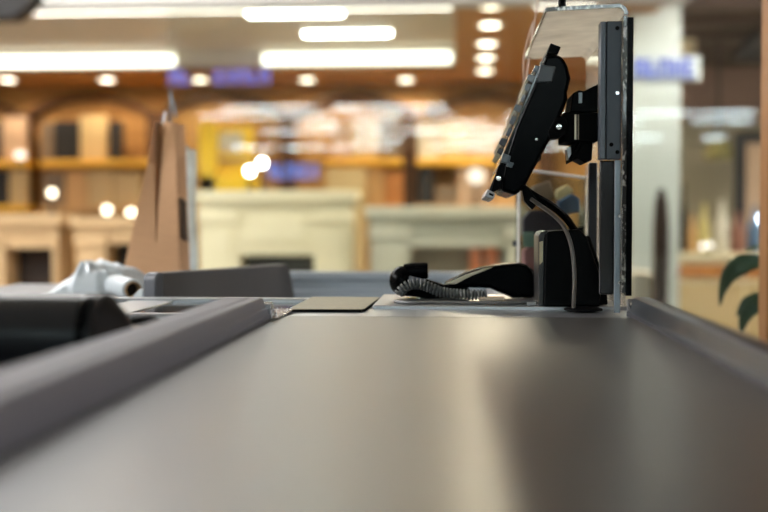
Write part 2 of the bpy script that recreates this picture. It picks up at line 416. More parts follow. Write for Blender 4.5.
boards = [
 (cream_m, 'cream upright board standing in the first full arch', 80, 115, 105, 160, T), (dark_b, 'narrow dark board right of the cream board in the first full arch', 109, 121, 121, 160, T),
 (dark_b, 'wide dark board left of the cream board in the first full arch', 54, 121, 79, 160, T), (grey_b, 'dark mottled board beside the left pillar of the first full arch', 41, 123, 53, 160, T),
 (pink_b, 'pale pink board under the arch cut by the left edge', 2, 117, 26, 160, T), (dark_b, 'dark board at the left edge, upper shelf', -22, 122, 1, 160, T),
 (cream_m, 'narrow cream board at the left edge, lower shelf', 9, 170, 27, 206, T2), (dark_b, 'dark board at the left edge, lower shelf', -14, 170, 8, 206, T2),
 (grey_b, 'grey-brown board on the lower shelf under the first full arch', 44, 172, 64, 206, T2), (tan_m, 'orange-tan board on the lower shelf under the first full arch', 65, 171, 87, 206, T2),
 (cream_m, 'wide cream board on the lower shelf under the first full arch', 88, 171, 113, 206, T2), (cream_m, 'pale tan board beside the brown paper bag, lower shelf', 114, 172, 140, 206, T2),
 (pink_b, 'pale pinkish board on the upper shelf right of the small blue sign', 330, 122, 350, 160, T), (cream_m, 'cream board on the upper shelf right of the small blue sign', 352, 120, 376, 160, T),
 (grey_b, 'grey board on the upper shelf left of the dark pillar', 380, 118, 400, 160, T), (white_b, 'off-white board on the upper shelf right of the dark pillar', 418, 124, 438, 160, T),
 (cream_m, 'cream board on the upper shelf near the monitor', 440, 122, 466, 160, T), (pink_b, 'pinkish board on the upper shelf behind the monitor', 468, 126, 496, 160, T),
 (tan_m, 'brown board on the lower shelf left of the dark pillar', 368, 168, 384, 206, T2), (orange_b, 'orange-brown box on the lower shelf left of the dark pillar', 385, 172, 403, 206, T2),
 (dark_b, 'dark board on the lower shelf right of the dark pillar', 418, 166, 434, 206, T2), (grey_b, 'grey-brown board on the lower shelf above the white fireplace', 436, 186, 456, 206, T2),
 (pink_b, 'pink-beige board on the lower shelf behind the monitor', 458, 167, 492, 206, T2), (tan_m, 'tan box on the lower shelf behind the monitor foot', 494, 180, 518, 206, T2)]
for (m, lab, x0, y0, x1, y1, zb) in boards:
    pbox('display_board', m, lab, 'board', x0, y0, x1, y1, 10.62, .1, 'boards on the wall shelves', zb)
pbox('cream_cabinet', cream_m, 'square cream cabinet standing above the marble fireplace shelf, right of the blue sign', 'cabinet', 326, 168, 364, 215, 10.0, .4, None, 0.0)
# yellow display
t = thing('yellow_display', 'bright yellow display stand behind the brown paper bag', 'display stand', (P(222, 190, 9.3).x, 9.4, 0))
a = P(199, 190, 9.3); b = P(250, 125, 9.3)
bx('panel', yellow_m, t, a.x, b.x, 9.42, 9.46, .9, b.z, .006)
bx('side_panel', yellow_m, t, a.x, a.x + .15, 9.3, 9.42, .6, b.z + .02, .006)
bx('counter', yellow_m, t, a.x, b.x, 9.3, 9.75, 0, rel(175, 9.3), .006)
bx('shelf', cream_m, t, P(212, 150, 9.3).x, P(248, 150, 9.3).x, 9.32, 9.42, rel(160, 9.3), rel(156, 9.3), .004)
bx('poster', white_b, t, P(212, 150, 9.3).x, P(240, 150, 9.3).x, 9.405, 9.418, rel(150, 9.3), rel(130, 9.3), .002)
# bulbs
def globe(px, py, Y, r, mat, label, base, power=0):
    p = P(px, py, Y); t = thing('globe_lamp', label, 'lamp', (p.x, p.y, base), 'small glowing lamps in the shop')
    bm = N(); lathe(bm, [(.05, 0), (.05, .015), (.012, .02), (.01, p.z - base - r * .8)], (p.x, p.y, base)); build('stand', bm, dark_b, t)
    bm = N(); ball(bm, p, r); build('globe', bm, mat, t)
globe(250, 171, 7.9, .03, bulb_cool, 'white glowing lamp above the marble fireplace, the lower left of two touching', rel(191, 7.8))
globe(262, 163, 8.0, .03, bulb_cool, 'white glowing lamp above the marble fireplace, the upper right of two touching', rel(191, 7.8))
globe(107, 210, 8.2, .032, bulb_e, 'warm glowing lamp on the sandstone mantel, left of the pair beside the paper bag', rel(217, 8.0))
globe(131, 213, 8.2, .032, bulb_e, 'warm glowing lamp on the sandstone mantel, right of the pair beside the paper bag', rel(217, 8.0))
globe(52, 193, 8.2, .03, bulb_e, 'warm glowing lamp over the left end of the sandstone mantel', rel(214, 8.0))
globe(20, 156, 10.52, .05, E('soft_bulb', (255, 236, 214), 1.2), 'soft glowing lamp in front of the pale pink board at the left edge', T)
globe(476, 176, 10.52, .08, E('soft_bulb_wide', (255, 236, 214), .9), 'soft glowing lamp in front of the pink-beige board behind the monitor', T2)

# ------------------------------------------------------------------ fireplaces
def fireplace(x0, x1, ytop, ymb, ox0, ox1, otop, Y, mat, box_mat, label, d=.35, step=.03):
    a = P(x0, ytop, Y); b = P(x1, ymb, Y); p0 = P(ox0, otop, Y); p1 = P(ox1, otop, Y)
    t = thing('fireplace', label, 'fireplace', ((a.x + b.x) / 2, Y + d / 2, 0), 'fireplace surrounds in the shop')
    mz = b.z
    bm = N(); box(bm, a.x - .04, b.x + .04, Y - .06, Y + d, mz, a.z); box(bm, a.x - .015, b.x + .015, Y - .03, Y + d, mz - .04, mz - .002)
    build('mantel_shelf', bm, mat, t, .008)
    for (l, r) in ((a.x, p0.x), (p1.x, b.x)):
        bm = N(); box(bm, l, r, Y, Y + d, 0, mz - .042)
        w = r - l
        box(bm, l + w * .2, r - w * .2, Y - .02, Y, .16, mz - .2); box(bm, l - .01, r + .01, Y - .03, Y, 0, .14); box(bm, l - .01, r + .01, Y - .03, Y, mz - .16, mz - .06)
        build('pilaster', bm, mat, t, .006)
    bm = N(); box(bm, p0.x, p1.x, Y + .01, Y + d, p0.z, mz - .042); box(bm, p0.x + .06, p1.x - .06, Y - .01, Y + .01, p0.z + .09, mz - .1)
    build('frieze', bm, mat, t, .006)
    bx('firebox', box_mat, t, p0.x, p1.x, Y + d - .08, Y + d, 0, p0.z)
    bx('hearth', mat, t, a.x - .05, b.x + .05, Y - .35, Y - .032, 0, .05, .006)
    return t
fireplace(-70, 58, 214, 224, 4, 52, 248, 8.0, sandst, firebox_br, 'sandstone fireplace with a brown opening at the left edge of the shop')
fireplace(76, 168, 217, 226, 106, 150, 244, 8.0, sandst, firebox, 'sandstone fireplace with a black opening half behind the paper bag')
fireplace(199, 352, 191, 201, 239, 314, 255, 7.8, marble, firebox, 'tall cream marble fireplace with a black opening, in the middle of the shop')
f3 = fireplace(371, 519, 207, 217, 409, 506, 247, 7.7, marble_w, M('pale_brown_firebox', (150, 138, 118), .8, 0, .2, 12), 'lower white fireplace with a pale opening, behind the handheld scanner')
for i, (px, c) in enumerate(((476, 'left'), (492, 'right'))):
    p = P(px, 257, 7.75); bm = N(); lathe(bm, [(.04, 0), (.05, .1), (.045, .65), (.05, rel(258, 7.75)), (.03, rel(252, 7.75)), (.0, rel(250, 7.75))], (p.x, 7.82, .051))
    tag(build('orange_ornament', bm, M('orange_wax_%s' % c, (214, 128, 84), .6)), 'tall orange ornament standing in the white fireplace opening, %s one of two' % c, 'ornament', 'orange ornaments')

# ------------------------------------------------------------------ right side of the shop
CY = 7.8
t = thing('dresser', 'cream cabinet with an orange-brown drawer band, right of the grey-green column', 'cabinet', (P(720, 255, CY).x, CY + .25, 0))
xa = P(667, 300, CY).x; xb = P(830, 300, CY).x; zt = rel(253, CY)
bx('top', cream_cab, t, xa - .03, xb, CY - .03, CY + .5, zt - .05, zt, .008)
bx('body', cream_cab, t, xa, xb, CY, CY + .5, .08, zt - .051, .006)
bx('plinth', dark_b, t, xa + .03, xb, CY + .04, CY + .48, 0, .079)
for k in range(2):
    l = P(677, 0, CY).x + k * .5
    d = bx('drawer', orange_b, t, l, l + .485, CY - .02, CY, rel(277, CY), rel(264, CY), .004)
    bm = N(); ball(bm, (l + .24, CY - .03, rel(270, CY)), .014, 12); build('knob', bm, gold, d)
    bx('door', cream_m, t, l, l + .485, CY - .018, CY, .12, rel(282, CY), .006)
tag(bx('crate', white_b, None, P(632, 0, 6.85).x, P(659, 0, 6.85).x, 6.85, 7.3, 0, rel(272, 6.85), .012), 'white box standing on the floor against the grey-green column', 'box')
p = P(657, 270, 6.9); bm = N()
lathe(bm, [(.05, 0), (.05, .95), (.04, 1.1), (.02, rel(190, 6.95))], (p.x, 6.78, 0), seg=12)
tag(build('tapered_post', bm, M('dark_brown_fabric', (64, 46, 38), .7)), 'tall dark brown tapering post standing between the column and the cream cabinet', 'post')
items = [(685.5, 184, 238, .022, dark_b, 'tall dark bottle on the cream cabinet'), (677, 218, 252, .032, red_b, 'reddish jar at the left end of the cream cabinet top'),
         (694, 214, 252, .034, tan_m, 'tan jar beside the tall dark bottle'), (706, 204, 252, .042, yel_b, 'yellow vase on the cream cabinet'),
         (724, 200, 252, .05, white_b, 'pale vase right of the yellow vase'), (740, 212, 252, .05, red_b, 'reddish-brown jar toward the right end of the cabinet top'),
         (757, 206, 252, .05, blue_b, 'blue-grey jar near the wooden post on the cabinet top')]
for (px, y0, yb, r, m, lab) in items:
    p = P(px, 0, CY + .2); h = rel(y0, CY + .2) - zt
    bm = N(); lathe(bm, [(r * .8, 0), (r, h * .1), (r, h * .55), (r * .45, h * .75), (r * .35, h * .92), (r * .45, h)], (p.x, CY + .2, zt), seg=20)
    tag(build('vase', bm, m), lab, 'vase', 'vases and bottles on the cream cabinet')
for (px, py, lab) in ((703, 246, 'small white glowing lamp on the cabinet top, left one of two'), (710, 245, 'small white glowing lamp on the cabinet top, right one of two')):
    p = P(px, py, CY); bm = N(); lathe(bm, [(.02, 0), (.02, .01), (.006, .012), (.006, p.z - zt)], (p.x, CY, zt), seg=12)
    t = thing('globe_lamp', lab, 'lamp', (p.x, CY, zt), 'small lamps on the cabinet'); build('stand', bm, dark_b, t)
    bm = N(); ball(bm, p, .02, 12); build('globe', bm, E('cabinet_bulb', (255, 246, 235), 1.6), t)
# wall rack with mirror at right
t = thing('wall_mirror', 'dark-framed tall mirror on the wall at the right, beside the wooden post', 'mirror', (P(752, 160, 9.6).x, 9.6, 0))
a = P(735, 245, 9.6); b = P(785, 132, 9.6)
bx('frame', dark_b, t, a.x, b.x, 9.6, 9.68, 0, b.z, .02)
bx('glass', pink_b, t, a.x + .09, b.x - .09, 9.585, 9.6, .2, b.z - .1, .004)
p = P(760, 221, 9.2); bm = N(); ball(bm, p, .045, 12)
t = thing('globe_lamp', 'bluish-white glowing lamp low before the mirror, right edge of the shop', 'lamp', (p.x, 9.2, 0)); build('globe', bm, E('blue_white_bulb', (210, 228, 255), 8), t)
bm = N(); lathe(bm, [(.1, 0), (.1, .02), (.012, .03), (.012, p.z - .03)], (p.x, 9.2, 0), seg=12); build('stand', bm, dark_b, t)
bm = N(); p = P(718, 150, 9.0)
t = thing('pendant_lamp', 'olive pendant lamp with a thin cable right of the grey-green column', 'lamp', (p.x, 9.0, p.z - .1))
lathe(bm, [(.02, .12), (.09, .06), (.12, -.06), (.1, -.08)], (p.x, 9.0, p.z)); build('lamp_shade', bm, M('olive_glass', (120, 112, 58), .5), t)
bm = N(); tube(bm, [(p.x, 9.0, p.z + .12), (p.x, 9.0, SC + .12)], .012); build('cable', bm, dark_b, t)
bm = N(); prism(bm, [P(736, 57, 8.6), P(790, 57, 8.6), P(790, 14, 8.6), P(764, 22, 8.6)], (0, .3, 0))
tag(build('ventilation_duct', bm, black_duct), 'black sloping duct under the brown ceiling beams, top right', 'duct')
a = P(655, 50, 8.9); b = P(696, 38, 8.9)
tag(bx('ceiling_panel', cream_cab, None, a.x, b.x, 8.9, 9.1, a.z, b.z, .004), 'pale cream panel under the brown ceiling beams above the pale blue sign', 'panel')

p = P(6, -10, 6.2)
t = thing('ceiling_fixture', 'dark blurred fixture hanging in the top left corner in front of the white bulkhead', 'ceiling fixture', (p.x, 6.25, p.z))
bm = N(); pix_prism(bm, [(-24, -12), (30, -12), (36, -4), (26, 8), (12, 18), (-24, 19)], 6.2, 6.35); build('housing', bm, black_duct, t, .01)
bm = N(); tube(bm, [(p.x, 6.27, p.z + .001), (p.x, 6.27, 3.2)], .02, 10); build('bracket', bm, black_duct, t)

# ------------------------------------------------------------------ checkout counter
ct = thing('checkout_counter', 'checkout counter with a wide dark conveyor belt between grey metal rails', 'checkout counter', (0, .9, 0))
bm = N()
box(bm, -.30, .262, -.7, 2.44, 0, .70)
box(bm, -1.0, -.305, .2, 2.44, 0, .70)
build('cabinet', bm, panel_grey, ct, .004)
bm = N()                                                     # belt with a rolled far end
prof = [(-.7, BELT), (1.35, BELT)] + [(1.35 + .022 * math.sin(a), BELT - .022 + .022 * math.cos(a)) for a in [PI / 8 * k for k in range(1, 9)]] + [(-.7, BELT - .044)]
prism(bm, [Vector((-.223, y, z)) for y, z in prof], (.446, 0, 0)); build('conveyor_belt', bm, belt_m, ct)
bx('belt_bed', rail_dark, ct, -.223, .223, -.7, 1.37, .701, BELT - .045)
Y1 = 1.285
def rail(prof, y0, y1): 
    bm = N(); prism(bm, [Vector((x, y0, BELT + z)) for x, z in prof], (0, y1 - y0, 0)); return bm
lr = build('side_rail', rail([(-.2245, .003), (-.2245, .007), (-.2265, .0075), (-.2280, .0145), (-.2290, .015), (-.2300, .017), (-.2330, .0255), (-.2355, .028),
     (-.2480, .028), (-.2490, .0262), (-.2510, .0262), (-.2520, .028), (-.2790, .028), (-.2830, .024), (-.2860, -.02), (-.2245, -.02)], -.7, Y1), rail_m, ct)
build('gap_shade', rail([(-.2228, -.02), (-.2228, .0025), (-.2244, .0025), (-.2244, -.02)], -.7, Y1), rail_dark, lr)  # dark strip standing in for the shadow line between rail and belt
bx('end_cap', charcoal, lr, -.284, -.246, Y1 - .001, Y1 + .004, BELT - .02, BELT + .0275, .002)
bx('bracket', chrome, lr, -.245, -.222, Y1 + .001, Y1 + .012, BELT + .001, BELT + .022, .002)
bx('bracket_plate', chrome, lr, -.245, -.217, Y1 + .013, 1.43, BELT + .0005, BELT + .003, .001)
for z in (.008, .017):
    bm = N(); lathe(bm, [(.0, -.004), (.003, -.003), (.004, 0)], (-.228, Y1 - .0, BELT + z), (0, 1, 0), 12)
bm.free()
bm = N(); ball(bm, (-.226, Y1 + .016, BELT + .013), .005, 12); ball(bm, (-.224, Y1 + .022, BELT + .006), .004, 12); build('screw', bm, chrome, lr)
rr = build('side_rail', rail([(.2245, -.02), (.2245, .004), (.2275, .0075), (.2285, .016), (.232, .0212), (.240, .0230), (.252, .0222), (.259, .017), (.262, .010), (.262, -.02)], -.7, 1.405), rail_r, ct)
build('gap_shade', rail([(.2232, -.02), (.2232, .004), (.2244, .004), (.2244, -.02)], -.7, 1.405), rail_dark, rr)
bx('end_cap', charcoal, rr, .2246, .262, 1.405, 1.412, BELT - .02, BELT + .020, .002)
bm = N(); lathe(bm, [(.0, -.003), (.004, -.002), (.004, .001)], (.2285, 1.40, BELT + .012), (1, 0, 0), 12); build('screw', bm, chrome, rr)
# plates behind the belt
bx('end_strip', steel, ct, -.222, .262, 1.378, 1.498, BELT - .03, BELT - .0022, .0012)
bx('deck_plate', steel, ct, -.116, .262, 1.50, 1.735, BELT - .03, BELT + .003, .0015)
bx('deck_board', panel_grey, ct, -.225, -.116, 1.50, 1.735, BELT - .03, BELT - .004)
sg = bx('scanner_glass', dark_glass, ct, -.445, -.228, 1.44, 1.664, BELT - .03, BELT - .006, .001)
bm = N(); box(bm, -.62, -.227, 1.665, 1.69, BELT - .03, BELT - .0002); box(bm, -.47, -.228, 1.425, 1.44, BELT - .03, BELT - .004); box(bm, -.515, -.446, 1.44, 1.664, BELT - .03, BELT - .004)
build('metal_frame', bm, steel, sg, .0015)
bx('cashier_desk', charcoal, ct, -1.0, -.29, .2, 1.42, .701, BELT - .025, .004)
bx('packing_shelf', panel_grey, ct, -1.0, -.545, 1.735, 2.40, .701, .83, .004)
bx('side_shelf', panel_grey, ct, .07, .262, 1.74, 2.40, .701, BELT - .001, .004)
bx('trough_floor', steel, ct, -.544, .069, 1.74, 2.40, .701, .75)
zt = rel(272, 2.42)
bm = N(); prism(bm, [Vector((-.70, 2.40, .70)), Vector((-.70, 2.40, zt - .045)), Vector((-.70, 2.408, zt - .04)), Vector((-.70, 2.408, zt - .022)), Vector((-.70, 2.40, zt - .016)),
    Vector((-.70, 2.40, zt - .004)), Vector((-.70, 2.404, zt)), Vector((-.70, 2.44, zt)), Vector((-.70, 2.44, .70))], (.962, 0, 0))
build('trough_wall', bm, blue_steel, ct)
# tan scale plate
t = thing('scale_plate', 'flat tan plate with black edge lying at the far left end of the belt', 'plate', (-.17, 1.58, BELT - .0018))
q = [(-.226, 1.437), (-.128, 1.441), (-.124, 1.455), (-.118, 1.68), (-.226, 1.68)]
bm = N(); prism(bm, [Vector((x, y, BELT + .0012)) for x, y in q], (0, 0, .0010)); build('plate_top', bm, plate_m, t)
bm = N(); prism(bm, [Vector((x + .0015 * (x > -.2), y - .0015 * (y < 1.5), BELT - .0021)) for x, y in q], (0, 0, .0032)); build('edge_band', bm, black_mt, t)

# ------------------------------------------------------------------ packing divider
A = P(152, 273, 1.76); B = P(288, 263, 2.2); B.z = A.z
t = thing('packing_divider', 'dark grey rounded divider flap standing across the packing trough', 'divider', ((A.x + B.x) / 2, (A.y + B.y) / 2, .751))
d = Vector((B.x - A.x, B.y - A.y, 0)); Ld = d.length; d.normalize(); nrm = Vector((-d.y, d.x, 0)); top = A.z
def dp(s, z): return Vector((A.x, A.y, 0)) + d * s + Vector((0, 0, z))
def arcpts(cs, cz, r, a0, a1, n=6): return [(cs + r * math.cos(a0 + (a1 - a0) * k / n), cz + r * math.sin(a0 + (a1 - a0) * k / n)) for k in range(n + 1)]
prof = [(.016, .83), (Ld, .83)] + arcpts(Ld - .035, top - .022, .022, .25, PI / 2) + [(.016, top)]
prof = [(.016, .80), (Ld + .016, .80), (Ld - .008, top - .02)] + arcpts(Ld - .03, top - .016, .016, .35, PI / 2) + [(.016, top)]
bm = N(); prism(bm, [dp(s, z) - nrm * .011 for s, z in prof], nrm * .022); build('flap', bm, charcoal, t, .004, 3)
prof = [(.0155, .80), (.0155, top + .001)] + arcpts(-.006 + .012, top - .013, .014, PI / 2, PI) + [(-.008, .80)]
bm = N(); prism(bm, [dp(s, z) - nrm * .013 for s, z in prof], nrm * .026); build('end_cap', bm, mid_grey, t, .003, 2)
bm = N(); prism(bm, [dp(s, z) - nrm * .006 for s, z in [(.05, .751), (Ld - .02, .751), (Ld - .02, .7995), (.05, .7995)]], nrm * .012); build('foot', bm, black_mt, t)

# ------------------------------------------------------------------ plastic bags, roll
p = P(133, 287, 1.86)
t = thing('plastic_bag_roll', 'roll of white plastic bags with an open cardboard core, lying beside the divider', 'roll', (p.x, 1.9, .83))
ax = Vector((-.62, 1, .02)).normalized(); rr_ = p.z - .83
rr_ = .0195
bm = N(); prof = [(.0150, .0), (rr_ * .95, .001), (rr_, .004), (rr_ * 1.02, .06), (rr_ * .98, .13), (.0150, .135)]
lathe(bm, prof, (p.x, 1.86, .83 + rr_ + .001), ax, 26, True)
for v in bm.verts: v.co += Vector((0, 0, 1)) * .0015 * noise.noise(v.co * 90)
build('wound_film', bm, film_w, t)
bm = N(); lathe(bm, [(.0122, -.004), (.0147, -.004), (.0147, .135), (.0122, .135)], (p.x, 1.86, .83 + rr_ + .001), ax, 22, True); build('cardboard_core', bm, card, t)
bm = N(); lathe(bm, [(.0, .02), (.0120, .02), (.0120, .024), (0, .026)], (p.x, 1.86, .83 + rr_ + .001), ax, 18); build('core_hole', bm, core_shade, t)  # dark disc set inside the core imitates the shade of the hole
def heap(name, label, cat, x0, x1, y0, y1, zb, hf, n=44):
    bm = N(); g = []
    for i in range(n + 1):
        row = []
        for j in range(n + 1):
            u, v = i / n, j / n; x = x0 + (x1 - x0) * u; y = y0 + (y1 - y0) * v
            e = min(1, 5 * min(u, 1 - u, v, 1 - v))
            q = Vector((x * 22, y * 22, 1.3)); r1 = 1 - abs(noise.noise(q)) * 2; r2 = 1 - abs(noise.noise(q * 2.3)) * 2
            h = hf(u) * (e ** .5) * (.72 + .2 * r1 + .08 * r2)
            row.append(bm.verts.new((x + .006 * noise.noise(q * 2), y + .006 * noise.noise(q * 2.1), zb + .001 + max(0, h))))
        g.append(row)
    for i in range(n):
        for j in range(n): bm.faces.new((g[i][j], g[i + 1][j], g[i + 1][j + 1], g[i][j + 1]))
    return tag(build(name, bm, film_w, angle=28), label, cat)
xa, xb = P(36, 285, 2.0).x, P(140, 285, 2.06).x
def hill(u): return .066 * (min(1, u / .38) ** 1.5 if u < .42 else 1 - .42 * min(1, (u - .42) / .58))
heap('crumpled_plastic_bag', 'crumpled translucent white plastic bag lying left of the bag roll', 'plastic bag', xa, xb, 2.01, 2.19, .83, hill)
xa, xb = P(136, 285, 1.80).x, P(161, 285, 1.8).x
heap('plastic_bag_scrap', 'small crumpled white plastic scrap tucked between bag roll and divider', 'plastic bag', xa, xb, 1.765, 1.83, .83, lambda u: .03 * (1 - .3 * u), 24)

# ------------------------------------------------------------------ paper bag
Yb = 2.26; Ye = Yb + .085
BL, BR = P(119, 285, Yb).x, P(180, 285, Yb).x
TL, TR = P(157, 122, Yb), P(174, 124, Yb)
t = thing('paper_bag', 'tall brown kraft paper bag standing upright behind the plastic bags', 'paper bag', ((BL + BR) / 2, (Yb + Ye) / 2, .83))
z0, zc, z1 = .8305, rel(243, Yb), TL.z
bm = N(); BM = P(155, 285, Yb).x; TM = P(165, 122, Yb + .05).x
def lerp(a, b, k): return a + (b - a) * k
rows = []
for k, z in ((0, z0), (.0, z0 + .001), (.28, zc), (.285, zc + .001), (.5, 0), (.75, 0), (1, z1)):
    if z == 0: z = lerp(z0, z1, k)
    s = max(0, (k - .28) / .72)
    fold = .07 * s ** .7
    wob = .002 * math.sin(k * 23)
    xm = lerp(BM, TM, k) + wob; sl_ = .0075 * min(1, s * 1.5)
    rows.append([Vector((lerp(BL, TL.x, k), Yb, z)), Vector((xm - sl_ - .0005, Yb + .012 * s, z)), Vector((xm, Yb + fold, z)), Vector((xm + sl_ + .0005, Yb + .014 * s, z)), Vector((lerp(BR, TR.x, k), Yb + .004 * s, z)),
                 Vector((lerp(BR + .002, TR.x + .002, k), Ye, z)), Vector((lerp(lerp(BL, BR, .5), TM, k), Ye, z)), Vector((lerp(BL, TL.x, k), Ye, z))])
vr = [[bm.verts.new(v) for v in r] for r in rows]
for a, b in zip(vr, vr[1:]):
    n = len(a)
    for k in range(n): bm.faces.new((a[k], a[(k + 1) % n], b[(k + 1) % n], b[k]))
bm.faces.new(vr[0])
pb = build('bag_body', bm, kraft, t, angle=12)
md = pb.modifiers.new('paper', 'SOLIDIFY'); md.thickness = .0012; md.offset = -1
def rp(k, s): # point on the right face
    x = lerp(BR, TR.x, k) + .002; return Vector((x + .0016, lerp(Yb, Ye, s), lerp(z0, z1, k)))
bm = N(); vs = [bm.verts.new(v) for v in (rp(.30, .15), rp(.27, .8), rp(.52, .75), rp(.55, .18))]; f = bm.faces.new(vs)
r_ = bmesh.ops.extrude_face_region(bm, geom=[f]); bmesh.ops.translate(bm, verts=[v for v in r_['geom'] if isinstance(v, bmesh.types.BMVert)], vec=(.0006, 0, 0))
build('printed_mark', bm, ink, t)
# bag rack with clear bags
xr = P(171, 150, 2.372).x
t = thing('bag_rack', 'thin metal bag rack with a hooked top standing behind the paper bag', 'bag rack', (xr, 2.42, .83))
Yr = 2.402
bm = N(); lathe(bm, [(.02, 0), (.02, .006), (.005, .008)], (xr, Yr - .03, .831), seg=20); 
build('base', bm, steel, t)
zt_ = rel(95, Yr)
bm = N(); tube(bm, spline([(xr, Yr - .03, .838), (xr, Yr - .03, zt_ - .03), (xr + .0, Yr - .03, zt_), (xr + .008, Yr - .03, zt_ - .022), (xr + .012, Yr - .03, zt_ - .05)]), .0022); build('rod', bm, post_lt, t)
zz = rel(112, Yr)
bm = N(); tube(bm, spline([(xr - .01, Yr - .036, zz), (xr - .014, Yr - .036, zz - .03), (xr, Yr - .036, zz - .045), (xr + .012, Yr - .036, zz - .03), (xr + .03, Yr - .034, rel(143, Yr)), (xr + .045, Yr - .034, rel(150, Yr))]), .003); build('hook', bm, steel, t)
xl, xh = P(177, 0, Yr).x, P(197, 0, Yr).x
zb_, zm = .84, rel(150, Yr)
bm = N(); pts = []
nn = 14
for i in range(nn + 1):
    u = i / nn; row = []
    for j in range(19):
        w = j / 18; z = lerp(zb_, zm + .012 * (1 - u), w)
        row.append(bm.verts.new((lerp(xl, xh, u) + .002 * math.sin(w * 9), Yr - .016 + .005 * math.sin(u * 8 + w * 2.5), z)))
    pts.append(row)
for i in range(nn):
    for j in range(18): bm.faces.new((pts[i][j], pts[i + 1][j], pts[i + 1][j + 1], pts[i][j + 1]))
o = build('clear_plastic_bag', bm, thin_film); tag(o, 'clear plastic bag hanging from the rack hook right of the paper bag', 'plastic bag')
md = o.modifiers.new('film', 'SOLIDIFY'); md.thickness = .0008

# ------------------------------------------------------------------ left foreground devices
DZ = BELT - .025
ca = P(-60, 333, .93); cb = P(102, 333, .93); r = .038; cz = DZ + r + .004
t = thing('desk_scanner', 'out-of-focus black cylindrical device lying beside the left rail', 'device', ((ca.x + cb.x) / 2, .93, DZ))
bm = N(); lathe(bm, [(.01, -.004), (r * .9, -.003), (r, .002), (r, cb.x - ca.x), (r * .97, cb.x - ca.x + .001)], (ca.x, .93, cz), (1, 0, 0), 32); build('barrel', bm, M('blue_black_plastic', (8, 14, 20), .3, spec=.3), t)
bm = N(); lathe(bm, [(r * 1.02, 0), (r * 1.02, .004), (r * .62, .018), (r * .3, .024), (0, .026)], (cb.x + .0015, .93, cz), (1, 0, 0), 32); build('nose_cone', bm, M('dark_taupe_plastic', (24, 20, 18), .6, spec=.1), t)
bm = N(); box(bm, ca.x + .01, cb.x - .03, .9, .96, DZ + .0005, DZ + .012); build('cradle', bm, black_mt, t, .003)
bm = N(); lathe(bm, [(r * 1.005, 0), (r * 1.015, .002), (r * 1.015, .008), (r * 1.005, .010)], (cb.x - .012, .93, cz), (1, 0, 0), 32); build('collar', bm, black_gl, t)
p = P(140, 325, 1.12)
t = thing('desk_dome', 'out-of-focus black domed device with a pale rim, between the black cylinder and the left rail', 'device', (p.x, 1.12, DZ))
R = .030; h = P(140, 314, 1.12).z - DZ
bm = N(); lathe(bm, [(R * .9, 0), (R, .004), (R, h * .55), (R * .93, h * .62)], (p.x, 1.12, DZ), seg=30); build('base', bm, black_mt, t)
bm = N(); lathe(bm, [(R * .93, h * .63), (R * 1.0, h * .66), (R * .96, h * .72), (R * .85, h * .80)], (p.x, 1.12, DZ), seg=30); build('rim', bm, M('pale_taupe_rim', (150, 136, 124), .5), t)
bm = N(); lathe(bm, [(R * .84, h * .80), (R * .7, h * .9), (R * .4, h * .98), (0, h)], (p.x, 1.12, DZ), seg=30); build('dome', bm, black_pl, t)

# ------------------------------------------------------------------ acrylic shield
SX = P(623, 200, 1.42).x                                       # inner face
ZT = rel(6, 1.42); ZL = rel(9, 1.42); FX = P(546, 8, 1.42).x
t = thing('checkout_screen', 'clear acrylic screen with bent top on a grey metal post at the belt end', 'screen', (SX, 1.6, BELT + .003))
zb = BELT + .004
bm = N(); box(bm, SX, SX + .005, 1.424, 1.83, rel(296, 1.6), ZT - .014); build('upright_sheet', bm, acry, t)
th = .005
def flap(y0, y1, name, mat):
    o_ = []; i_ = []
    for k in range(7):
        a = PI / 2 * k / 6; 
        o_.append((SX + .005 - .014 + .014 * math.cos(a), ZT - .014 + .014 * math.sin(a))); i_.append((SX + .005 - .014 + .009 * math.cos(a), ZT - .014 + .009 * math.sin(a)))
    o_.append((FX, ZL)); i_.append((FX, ZL - th))
    bm = N(); prism(bm, [Vector((x, y0, z)) for x, z in o_ + i_[::-1]], (0, y1 - y0, 0)); return build(name, bm, mat, t)
flap(1.4215, 1.83, 'bent_top_sheet', acry_top)
flap(1.4175, 1.4212, 'front_edge', acry_edge)
bm = N(); box(bm, FX - .001, FX + .001, 1.4215, 1.83, ZL - th, ZL); build('side_edge', bm, acry_edge, t)
bm = N(); n = 26; zz0 = rel(292, 1.42)                         # wavy cut edge of the upright sheet
for k in range(n):
    za = lerp(zz0, ZT - .016, k / n); zc_ = lerp(zz0, ZT - .016, (k + 1) / n); w = .0018 * noise.noise(Vector((k * .8, 3, 1)))
    box(bm, SX - .001 + w, SX + .0042 + w * .4, 1.4185, 1.4238, za, zc_)
build('cut_edge', bm, acry_edge, t)
bx('edge_trim', black_gl, t, P(627, 0, 1.42).x, P(633.2, 0, 1.42).x, 1.414, 1.445, BELT + .0232, rel(20, 1.42), .0012)
po = bx('post_channel', post_m, t, P(606.8, 0, 1.43).x, SX - .0012, 1.43, 1.445, rel(160, 1.43), rel(23, 1.43), .0012)
bx('post_flange', M('grey_powder_coat', (80, 86, 94), .36, .3, .1, 40), t, P(600.5, 0, 1.43).x, P(606.4, 0, 1.43).x, 1.428, 1.45, rel(160, 1.43), rel(23.5, 1.43), .0012)
for (x, y, m) in ((617.4, 28, black_mt), (617.4, 93, chrome), (611.5, 144.5, black_mt), (617.5, 152, black_mt)):
    p = P(x, y, 1.4295); bm = N(); lathe(bm, [(.0, -.0006), (.0025, -.0006), (.003, .0008), (.0, .001)], p, (0, 1, 0), 14); build('screw', bm, m, po)
